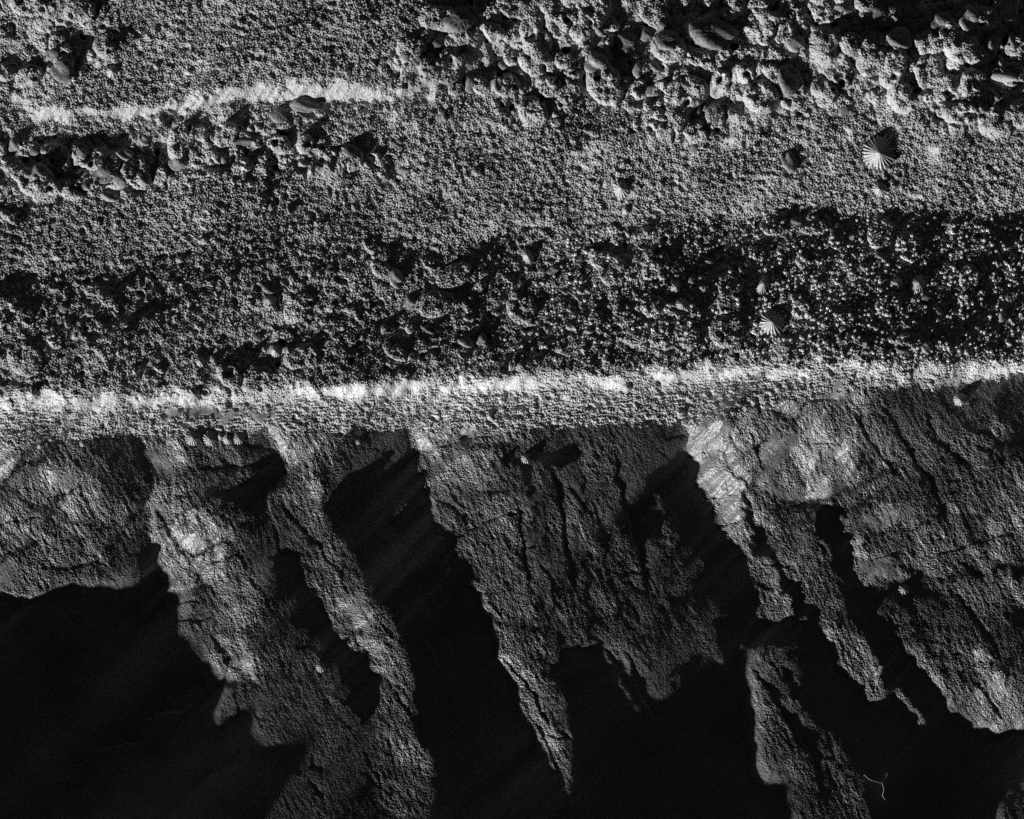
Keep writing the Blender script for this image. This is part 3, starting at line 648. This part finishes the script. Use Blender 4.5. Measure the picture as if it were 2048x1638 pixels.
def from_arrays(name, vs, fs, mat, smooth_=True):
    me = bpy.data.meshes.new(name)
    me.from_pydata(vs, [], fs)
    me.materials.append(mat)
    if smooth_:
        me.polygons.foreach_set("use_smooth", [True] * len(me.polygons))
    me.update()
    return me


# ---------------------------------------------------------------- limpets
def limpet(u, v, r, label, ribs=22, squash=1.0, ang=0.0, tall=.64, lean=0.0):
    rr = random.Random(int(u * 7 + v))
    rings, seg = 9, ribs * 4
    vs, fs = [], []
    gu, gv = slope_at(u, v, max(6, r))
    gu, gv = max(-.5, min(.5, gu)), max(-.5, min(.5, gv))
    wob = [rr.uniform(.9, 1.1) for _ in range(ribs)]
    off = (rr.uniform(-.12, .12), rr.uniform(-.12, .12))
    for k in range(rings + 1):
        f = k / rings
        for s in range(seg):
            th = 2 * math.pi * s / seg
            rib = .5 + .5 * math.cos(ribs * th)
            w = wob[int((s + 2) / 4) % ribs]
            rad = r * f ** .92 * (1 + .10 * f * (rib - .5) * 1.6) * (1 + .09 * f * (w - 1) * 8)
            z = r * tall * (1 - f ** .95) + r * .13 * f * (rib - .4) - (r * .10 if k == rings else 0)
            x0, y0 = rad * math.cos(th) * squash, rad * math.sin(th)
            x = x0 * math.cos(ang) - y0 * math.sin(ang) + off[0] * r * (1 - f)
            y = x0 * math.sin(ang) + y0 * math.cos(ang) + off[1] * r * (1 - f)
            z += gu * x - gv * y
            vs.append((x * S, y * S, z * S))
    for k in range(rings):
        for s in range(seg):
            a, b = k * seg + s, k * seg + (s + 1) % seg
            fs.append((a, a + seg, b + seg, b))
    me = from_arrays("limpet", vs, fs, M_SHELL, True)
    o = link(bpy.data.objects.new("limpet", me))
    # seated on the surface
    o.location = world_xyz(u, v, h_at(u, v, r * .7) + r * .06)
    return tag(o, label, "limpet", "limpets clinging to the wall and rock")


LIMPETS = [
    (1762, 302, 33, "largest limpet, sharply ribbed and alone on the smooth concrete at upper right", 26, 1, 0),
    (1763, 376, 16, "small ribbed limpet just below the largest one on the concrete", 16, 1, 0),
    (1243, 377, 18, "pale limpet in the middle of the smooth upper concrete, larger of the two there", 14, .9, .3),
    (1252, 419, 10, "tiny pale limpet just under the pale one in the middle of the upper concrete", 10, .8, 0),
    (225, 144, 13, "bright limpet on the smooth concrete at upper left, largest of three in a row", 10, 1, 0),
    (313, 133, 7, "tiny limpet between the two brighter ones at upper left", 9, .8, .5),
    (378, 145, 10, "small bright limpet at upper left, rightmost of its row of three", 10, 1, 0),
    (386, 876, 16, "ribbed limpet under the footing lip, first and biggest of a row of five", 18, 1, 0),
    (420, 878, 14, "fan ribbed limpet second in the row of five under the footing lip", 15, 1, 0),
    (439, 873, 9, "smallest limpet, in the middle of the row of five under the footing lip", 10, .8, .3),
    (454, 879, 11, "slender limpet fourth in the row of five under the footing lip", 12, .8, .2),
    (477, 877, 13, "limpet at the right end of the row of five under the footing lip", 14, .9, 0),
    (386, 790, 16, "tall pointed limpet on the bright upper edge of the footing at left", 9, 1, 0),
    (401, 723, 11, "small limpet on the lower concrete, left of the black hollow above the footing", 12, 1, 0),
    (550, 702, 13, "pale limpet at the right rim of the black hollow above the footing", 13, .85, .2),
    (538, 600, 14, "flat ribbed limpet on the left half of the lower concrete", 16, 1, 0),
    (1352, 575, 17, "banded ribbed limpet on the lower concrete, directly above a paler one", 14, .75, -.3),
    (1364, 607, 12, "bright white limpet touching the banded one on the lower concrete", 14, .9, 0),
    (1545, 644, 26, "large coarse ribbed limpet at the end of the black cleft in the lower concrete", 20, 1, 0),
    (1528, 568, 22, "shaded narrow limpet inside the black cleft of the lower concrete", 24, .55, -.5),
    (1795, 566, 15, "small sunlit limpet in the dark part of the lower concrete at right", 11, .9, 0),
    (1838, 566, 22, "broad shaded limpet beside the small sunlit one in the dark lower concrete", 22, .8, -.7),
    (1055, 510, 19, "long oval limpet on the top edge of the lower concrete near the middle", 20, .6, .35),
    (1052, 917, 10, "bright limpet on the rock beside the black wedge under the footing", 12, .9, 0),
    (1810, 1180, 11, "limpet half shaded under the rock step at lower right", 10, 1, 0),
    (980, 833, 9, "tiny limpet on the grey middle of the footing", 9, .8, 0),
    (1925, 798, 14, "ribbed limpet on the dark rock just under the right end of the footing", 14, 1, 0),
    (70, 789, 13, "limpet on the bright footing edge at far left", 9, 1, .4),
    (1254, 775, 10, "dark ribbed limpet lying in the grey band of the footing right of centre", 14, 1, 0),
    (643, 1333, 10, "small limpet in the black hollow between the left ribs of rock", 12, 1, 0),
    (83, 890, 8, "little limpet on the rock at far left just below the footing", 9, .8, 0),
    (166, 887, 7, "little pale limpet hanging under the footing lip, left of the tall rock cleft", 9, .8, 0),
    (1995, 353, 7, "tiny round white limpet at the right end of the smooth upper concrete", 8, .8, .6),
    (1074, 57, 8, "tiny bright limpet among the cobbles at the top middle", 8, .9, 0),
    (234, 449, 6, "tiny white limpet alone on the left part of the upper concrete", 8, .9, 0),
    (362, 520, 8, "small pale limpet near the joint between the two concrete courses at left", 9, 1.2, 0),
    (117, 514, 8, "small flat limpet on the joint between the concrete courses at far left", 9, 1.3, 0),
    (716, 884, 6, "tiny limpet on the grey rock below the middle of the footing", 8, .9, 0),
    (1790, 108, 8, "small bright limpet tucked under the overhung hollow at upper right", 9, .8, 0),
    (1978, 505, 7, "tiny white limpet on the dark lower concrete at far right", 8, 1.3, .3),
]
for a in LIMPETS:
    limpet(*a, tall=.64 if a[1] < 870 else .42)


# ---------------------------------------------------------------- pebbles
def pebble(u, v, ru, rv, ang, label, pale=False, group=None, sink=.25, hgt=None):
    rr = random.Random(int(u * 13 + v * 3))
    nu_, nv_ = 56, 30
    ph = [(rr.uniform(.8, 2.2), rr.uniform(.8, 2.2), rr.uniform(.8, 2.2), rr.uniform(0, 6.3), rr.uniform(.02, .07)) for _ in range(7)]
    rz = hgt or (.50 * min(ru, rv) + .12 * max(ru, rv))
    vs, fs = [], []
    for j in range(nv_ + 1):
        la = math.pi * j / nv_
        for i in range(nu_):
            lo = 2 * math.pi * i / nu_
            x, y, z = math.sin(la) * math.cos(lo), math.sin(la) * math.sin(lo), math.cos(la)
            d = 1 + sum(p[4] * math.sin(p[0] * x * 2 + p[1] * y * 2 + p[2] * z * 2 + p[3]) for p in ph)
            d += rr.gauss(0, .022)
            x, y, z = x * d, y * d, z * d
            x, y, z = x * ru, y * rv, z * rz
            vs.append(((x * math.cos(ang) - y * math.sin(ang)) * S, (x * math.sin(ang) + y * math.cos(ang)) * S, z * S))
    for j in range(nv_):
        for i in range(nu_):
            a, b = j * nu_ + i, j * nu_ + (i + 1) % nu_
            fs.append((a, a + nu_, b + nu_, b))
    o = link(bpy.data.objects.new("pebble", from_arrays("pebble", vs, fs, M_STONE_P if pale else M_STONE)))
    gu, gv = slope_at(u, v, max(8, min(ru, rv)))
    o.rotation_euler = (math.atan(max(-.4, min(.4, -gv))), -math.atan(max(-.4, min(.4, gu))), 0)
    o.location = world_xyz(u, v, h_at(u, v, min(ru, rv) * .8) - rz * sink)
    return tag(o, label, "pebble", group or "pebbles set in the concrete")


R_ = math.radians
PEBBLES = [
    (1252, 83, 24, 31, 25, "large oval cobble at the top of the broken patch, beside two black gaps", 0), (1198, 55, 10, 20, 30, "slim upright pebble in a black gap left of the large oval cobble", 0), (1334, 82, 30, 25, 0, "squat rounded cobble between the oval cobble and the broad flat cobble", 0),
    (1192, 125, 24, 26, 20, "rounded pale cobble below the slim upright pebble", 1), (1275, 138, 13, 21, 15, "bright egg shaped pebble leaning under the black gap in the cobbles", 1), (1425, 66, 52, 34, -5, "broad flat cobble, widest of those along the top edge", 0), (1592, 86, 22, 20, 0, "round cobble beside a curved black hollow, left of the long overhang", 1),
    (1574, 165, 26, 32, 5, "tall speckled cobble standing at the edge of the smooth concrete", 0), (1387, 37, 16, 8, -40, "bright wedge shaped pebble above the broad flat cobble", 1), (1312, 133, 12, 14, 20, "small smooth pebble right of the bright egg shaped one", 0), (1252, 166, 22, 14, 30, "wedge pebble below the rounded pale cobble", 1), (1307, 180, 19, 14, 25, "plain pebble between two black slots below the cobbles", 0),
    (1156, 150, 10, 16, -35, "thin bright pebble tilted beside the rounded pale cobble", 1), (1131, 99, 8, 12, 20, "little pebble on the left side of the top cobbles", 0), (1292, 68, 13, 15, 0, "small pebble wedged between the oval and the squat cobbles", 0), (1327, 47, 14, 12, 0, "small lumpy pebble above the squat rounded cobble", 0),
    (1413, 210, 11, 17, 25, "leaning grey pebble at the lower fringe of the broken patch", 0), (1389, 296, 12, 10, 30, "small dark pebble alone on the grit below the broken patch", 0), (1372, 167, 14, 10, 0, "flat grey pebble on the bright lip under the cobbles", 0), (1395, 222, 12, 18, 10, "narrow grey pebble beside the leaning one at the lower fringe", 0),
    (1581, 322, 16, 24, 10, "oval dark pebble sunk in the smooth concrete right of centre", 0), (1597, 257, 9, 10, 0, "small round dark pebble below the tall speckled cobble", 0), (1690, 218, 10, 16, -40, "small tilted pebble at the edge of the smooth upper concrete", 0), (1832, 166, 9, 8, 0, "little smooth black pebble below the overhung hollow", 0),
    (1985, 82, 19, 25, -30, "bright banded oval pebble in the black hollow at the top right corner", 1), (2029, 80, 11, 22, 15, "narrow pale pebble right of the bright banded one", 1), (2004, 116, 10, 18, -5, "slender pale pebble under the bright banded one", 1), (2027, 120, 8, 11, -20, "small dull pebble at the right edge beside the slender one", 0), (1940, 35, 26, 30, 0, "lumpy grit covered cobble above the black hollow at the right", 1),
    (1885, 42, 22, 22, 0, "dark smooth cobble at the top edge near the right corner", 0), (1803, 82, 30, 14, -5, "long dark cobble lying in the overhung hollow", 0), (2010, 152, 30, 11, -5, "flat long pebble below the black hollow at the right edge", 1), (1983, 185, 26, 14, -40, "long bright pebble slanting at the right edge of the upper concrete", 1), (1965, 212, 18, 16, 0, "round dark pebble in the gap left of the slanting long one", 0),
    (1695, 20, 26, 16, -20, "bright lumpy cobble at the top edge above the overhung hollow", 1), (1755, 25, 20, 16, 20, "grey cobble at the top edge left of the lumpy corner cobble", 0),
    (918, 42, 40, 30, 5, "large flat cobble at the top, left of the bright ledge", 0), (935, 72, 10, 11, 0, "small round pebble under the large flat cobble", 1), (992, 168, 13, 17, -30, "smooth bright pebble with a curved gap, below the bright ledge", 1), (938, 165, 14, 22, 20, "dark upright pebble left of the smooth bright one", 0), (870, 92, 22, 16, 10, "grey pebble at the left end of the broken patch", 0), (1006, 132, 16, 14, 0, "shaded pebble in the hollow under the bright ledge", 0), (810, 118, 11, 10, 0, "small pebble on the left fringe of the broken patch", 1), (835, 122, 12, 11, 0, "small gritty pebble left of the shaded hollow", 0),
    (128, 143, 25, 27, 10, "round cobble half buried in the grit at upper left", 0), (110, 110, 15, 12, 30, "small pebble above the half buried round cobble at upper left", 0), (150, 105, 14, 12, 0, "dull pebble right above the half buried cobble at upper left", 0),
    (80, 342, 15, 18, -20, "round pebble in the dark hollow at far left", 0), (160, 348, 26, 13, -5, "long bright pebble lying in the dark hollow at left", 1), (210, 350, 24, 20, 25, "biggest dark cobble of the hollow at left", 0), (221, 394, 22, 12, 0, "pale pebble at the bottom of the hollow at left", 1), (292, 360, 15, 15, 20, "pebble at the right end of the hollow at left", 1), (133, 328, 12, 10, -40, "small bright pebble at the top rim of the hollow at left", 1),
    (165, 308, 12, 14, 30, "upright pebble above the dark hollow at left", 1), (252, 311, 20, 13, -5, "plump oval pebble on the rim of the hollow at left", 1), (298, 322, 11, 9, 0, "small pebble beyond the rim of the hollow at left", 0), (355, 328, 18, 17, 0, "sunken grey pebble between the two left hollows", 0), (28, 290, 14, 15, 0, "rounded pebble at the far left edge above the hollow", 0),
    (70, 305, 14, 10, -30, "flat pebble over the hollow at far left", 0), (288, 280, 11, 11, 0, "small round pebble above the plump oval one", 1), (175, 375, 13, 13, 0, "round dark pebble under the long bright one at left", 0), (240, 365, 18, 14, 0, "gritty pebble touching the biggest dark cobble at left", 1),
    (559, 232, 20, 19, 20, "smooth grey cobble under the long bright ledge", 0), (612, 212, 36, 15, -5, "flat smooth cobble directly under the long bright ledge", 0), (683, 218, 7, 10, -20, "thin pebble under the right half of the long bright ledge", 1), (887, 233, 11, 13, -25, "dark oval pebble below the right end of the long bright ledge", 0), (602, 265, 7, 6, 0, "tiny dark pebble below the flat smooth cobble", 0),
    (640, 278, 8, 10, 0, "small pebble on the lower lip right of the tiny dark one", 0), (606, 328, 14, 9, -20, "bright smooth pebble in a hollow at left of centre", 1), (435, 318, 8, 16, 25, "curved bright pebble, left of a pair in the pitted patch", 1), (449, 322, 7, 11, 15, "small bright pebble, right of a pair in the pitted patch", 1), (700, 302, 15, 14, 0, "rough pebble in the pitted patch below the ledge", 0), (735, 325, 12, 13, 0, "crusted pebble at the right end of the pitted patch", 1), (742, 318, 24, 8, 40, "long dark slanting pebble in the pitted patch", 0),
    (490, 284, 30, 9, 5, "long dark flat pebble under the lower short ledge", 0), (542, 415, 6, 11, 5, "narrow pale pebble at the side of the square patch", 1), (579, 420, 9, 12, 0, "dark pebble inside the square patch", 0), (795, 285, 12, 9, 0, "grey pebble near the centre of the upper concrete", 0), (805, 340, 16, 8, 0, "flat pebble at a notch left of the smooth middle concrete", 0),
    (790, 556, 16, 22, 15, "smooth round topped pebble on the lower concrete, left of centre", 1), (536, 578, 20, 13, 0, "grey pebble above the flat limpet on the lower concrete", 0), (928, 683, 20, 13, -10, "bright oval pebble above the footing near the centre", 1), (962, 676, 14, 14, 0, "round dark pebble right of the bright oval one above the footing", 0), (515, 672, 12, 11, 0, "grey pebble above the black hollow by the footing", 0), (130, 617, 12, 10, 0, "dull pebble on the lower concrete at far left", 0), (820, 603, 14, 16, 0, "dark pebble below the round topped one on the lower concrete", 0),
    (860, 660, 13, 9, 0, "little pebble left of the bright oval one above the footing", 0), (1385, 558, 11, 11, 0, "small round pebble above the white limpet on the lower concrete", 0), (1405, 557, 12, 9, 10, "bright pebble left of the black cleft in the lower concrete", 1), (1490, 535, 15, 18, 0, "grit crusted cobble over the black cleft in the lower concrete", 1), (1842, 526, 8, 11, 30, "smooth pale pebble in the dark lower concrete at right", 1), (1757, 512, 14, 8, -15, "dim pebble in the darkest part of the lower concrete", 0), (2020, 455, 13, 12, 0, "ribby grey pebble at the right end of the lower concrete", 0),
    (1728, 536, 12, 12, 0, "ring marked pebble in the dark lower concrete", 0), (2002, 635, 16, 20, -15, "tall pebble near the right edge of the lower concrete", 1), (1966, 530, 10, 18, 30, "slanting bright pebble at the right of the lower concrete", 1), (1998, 522, 9, 16, 0, "upright gritty pebble near the right edge of the lower concrete", 1), (1853, 697, 14, 15, 0, "striped pebble just above the footing at right", 1), (1800, 700, 18, 10, 10, "dim flat pebble above the footing at right", 0), (1850, 598, 18, 10, 20, "dull pebble below the broad shaded limpet", 0), (1875, 625, 12, 18, 15, "curved gritty pebble in the dark lower concrete", 1),
    (1592, 444, 19, 12, 0, "dark flat pebble in the joint between the two concrete courses", 0), (1108, 540, 16, 12, 0, "lumpy pebble on the lower concrete right of the long oval limpet", 0), (1178, 665, 13, 10, 20, "pale pebble on the lower concrete right of centre", 1), (1148, 608, 11, 8, 0, "dark oval pebble on the lower concrete right of centre", 0), (660, 535, 16, 12, 40, "tilted pebble in a hollow at the top of the lower concrete", 0), (110, 578, 14, 8, 25, "angular pale pebble in the shade of the joint at far left", 1),
]
for (u, v, ru, rv, an, lb, pale) in PEBBLES:
    pebble(u, v, ru * .95, rv * .95, R_(an), lb, bool(pale))

# ---------------------------------------------------------------- barnacles: uncountable crust on the dark course
vs, fs = [], []
bw_w = np.clip(up(gauss(inside([(1150, 470), (1400, 460), (2310, 430), (2310, 720), (1850, 728), (1600, 715), (1200, 735), (1000, 700)]).astype(float), 30)), 0, 1)
cnt = 0
while cnt < 1500:
    u, v = random.uniform(900, 2200), random.uniform(430, 740)
    if random.random() > bw_w[int((v - V0) / FS), int((u - U0) / FS)] * (.35 + .65 * (u > 1500)):
        continue
    r = random.uniform(2.2, 4.2)
    x, y, z = world_xyz(u, v, h_at(u, v, 2))
    b = len(vs)
    for k, (f, hh) in enumerate([(1.0, -.5), (.8, .6), (.5, 1.0), (.32, .75)]):
        for s in range(7):
            th = 2 * math.pi * s / 7 + u
            vs.append((x + r * f * math.cos(th) * S, y + r * f * math.sin(th) * S, z + r * hh * S))
    for k in range(3):
        for s in range(7):
            fs.append((b + k * 7 + s, b + k * 7 + (s + 1) % 7, b + (k + 1) * 7 + (s + 1) % 7, b + (k + 1) * 7 + s))
    fs.append(tuple(b + 21 + s for s in range(7)))
    cnt += 1
o = link(bpy.data.objects.new("barnacles", from_arrays("barnacles", vs, fs, M_BARN)))
tag(o, "tiny pale barnacles dotted over the dark lower concrete at right", "barnacles", kind="stuff")


# ---------------------------------------------------------------- strands of weed caught on the rock
def strand(name, pts, r, label):
    path = [np.array(world_xyz(u, v, h_at(u, v, 3) + dz)) for u, v, dz in pts]
    fine_ = []
    for k in range(len(path) - 1):
        p0, p1, p2, p3 = path[max(0, k - 1)], path[k], path[k + 1], path[min(len(path) - 1, k + 2)]
        for t in np.linspace(0, 1, 6, endpoint=False):
            fine_.append(.5 * (2 * p1 + (p2 - p0) * t + (2 * p0 - 5 * p1 + 4 * p2 - p3) * t * t + (3 * p1 - p0 - 3 * p2 + p3) * t ** 3))
    fine_.append(path[-1])
    vs, fs = [], []
    for k, p in enumerate(fine_):
        d = fine_[min(k + 1, len(fine_) - 1)] - fine_[max(k - 1, 0)]
        d = d / np.linalg.norm(d)
        a = np.cross(d, (.1, .2, 1)); a /= np.linalg.norm(a); b = np.cross(d, a)
        for q_ in range(5):
            th = 2 * math.pi * q_ / 5
            vs.append(tuple(p + (a * math.cos(th) + b * math.sin(th)) * r * S))
        if k:
            for q_ in range(5):
                fs.append(((k - 1) * 5 + q_, (k - 1) * 5 + (q_ + 1) % 5, k * 5 + (q_ + 1) % 5, k * 5 + q_))
    return tag(link(bpy.data.objects.new(name, from_arrays(name, vs, fs, M_WEED))), label, "weed strand")


strand("weed_strand", [(1728, 1549, 3), (1738, 1558, 8), (1752, 1563, 10), (1764, 1565, 9), (1772, 1556, 6), (1775, 1547, 3)], .55, "hair thin curled weed strand on the dark rock at the bottom right")
strand("weed_strand", [(1764, 1565, 6), (1768, 1580, 8), (1766, 1592, 4), (1774, 1604, 2)], .5, "short hair thin weed strand hanging below the curled one")
strand("weed_strand", [(545, 362, 3), (565, 352, 6), (582, 340, 6), (596, 326, 2)], .7, "thin straight weed stalk across the hollow beside the bright smooth pebble")
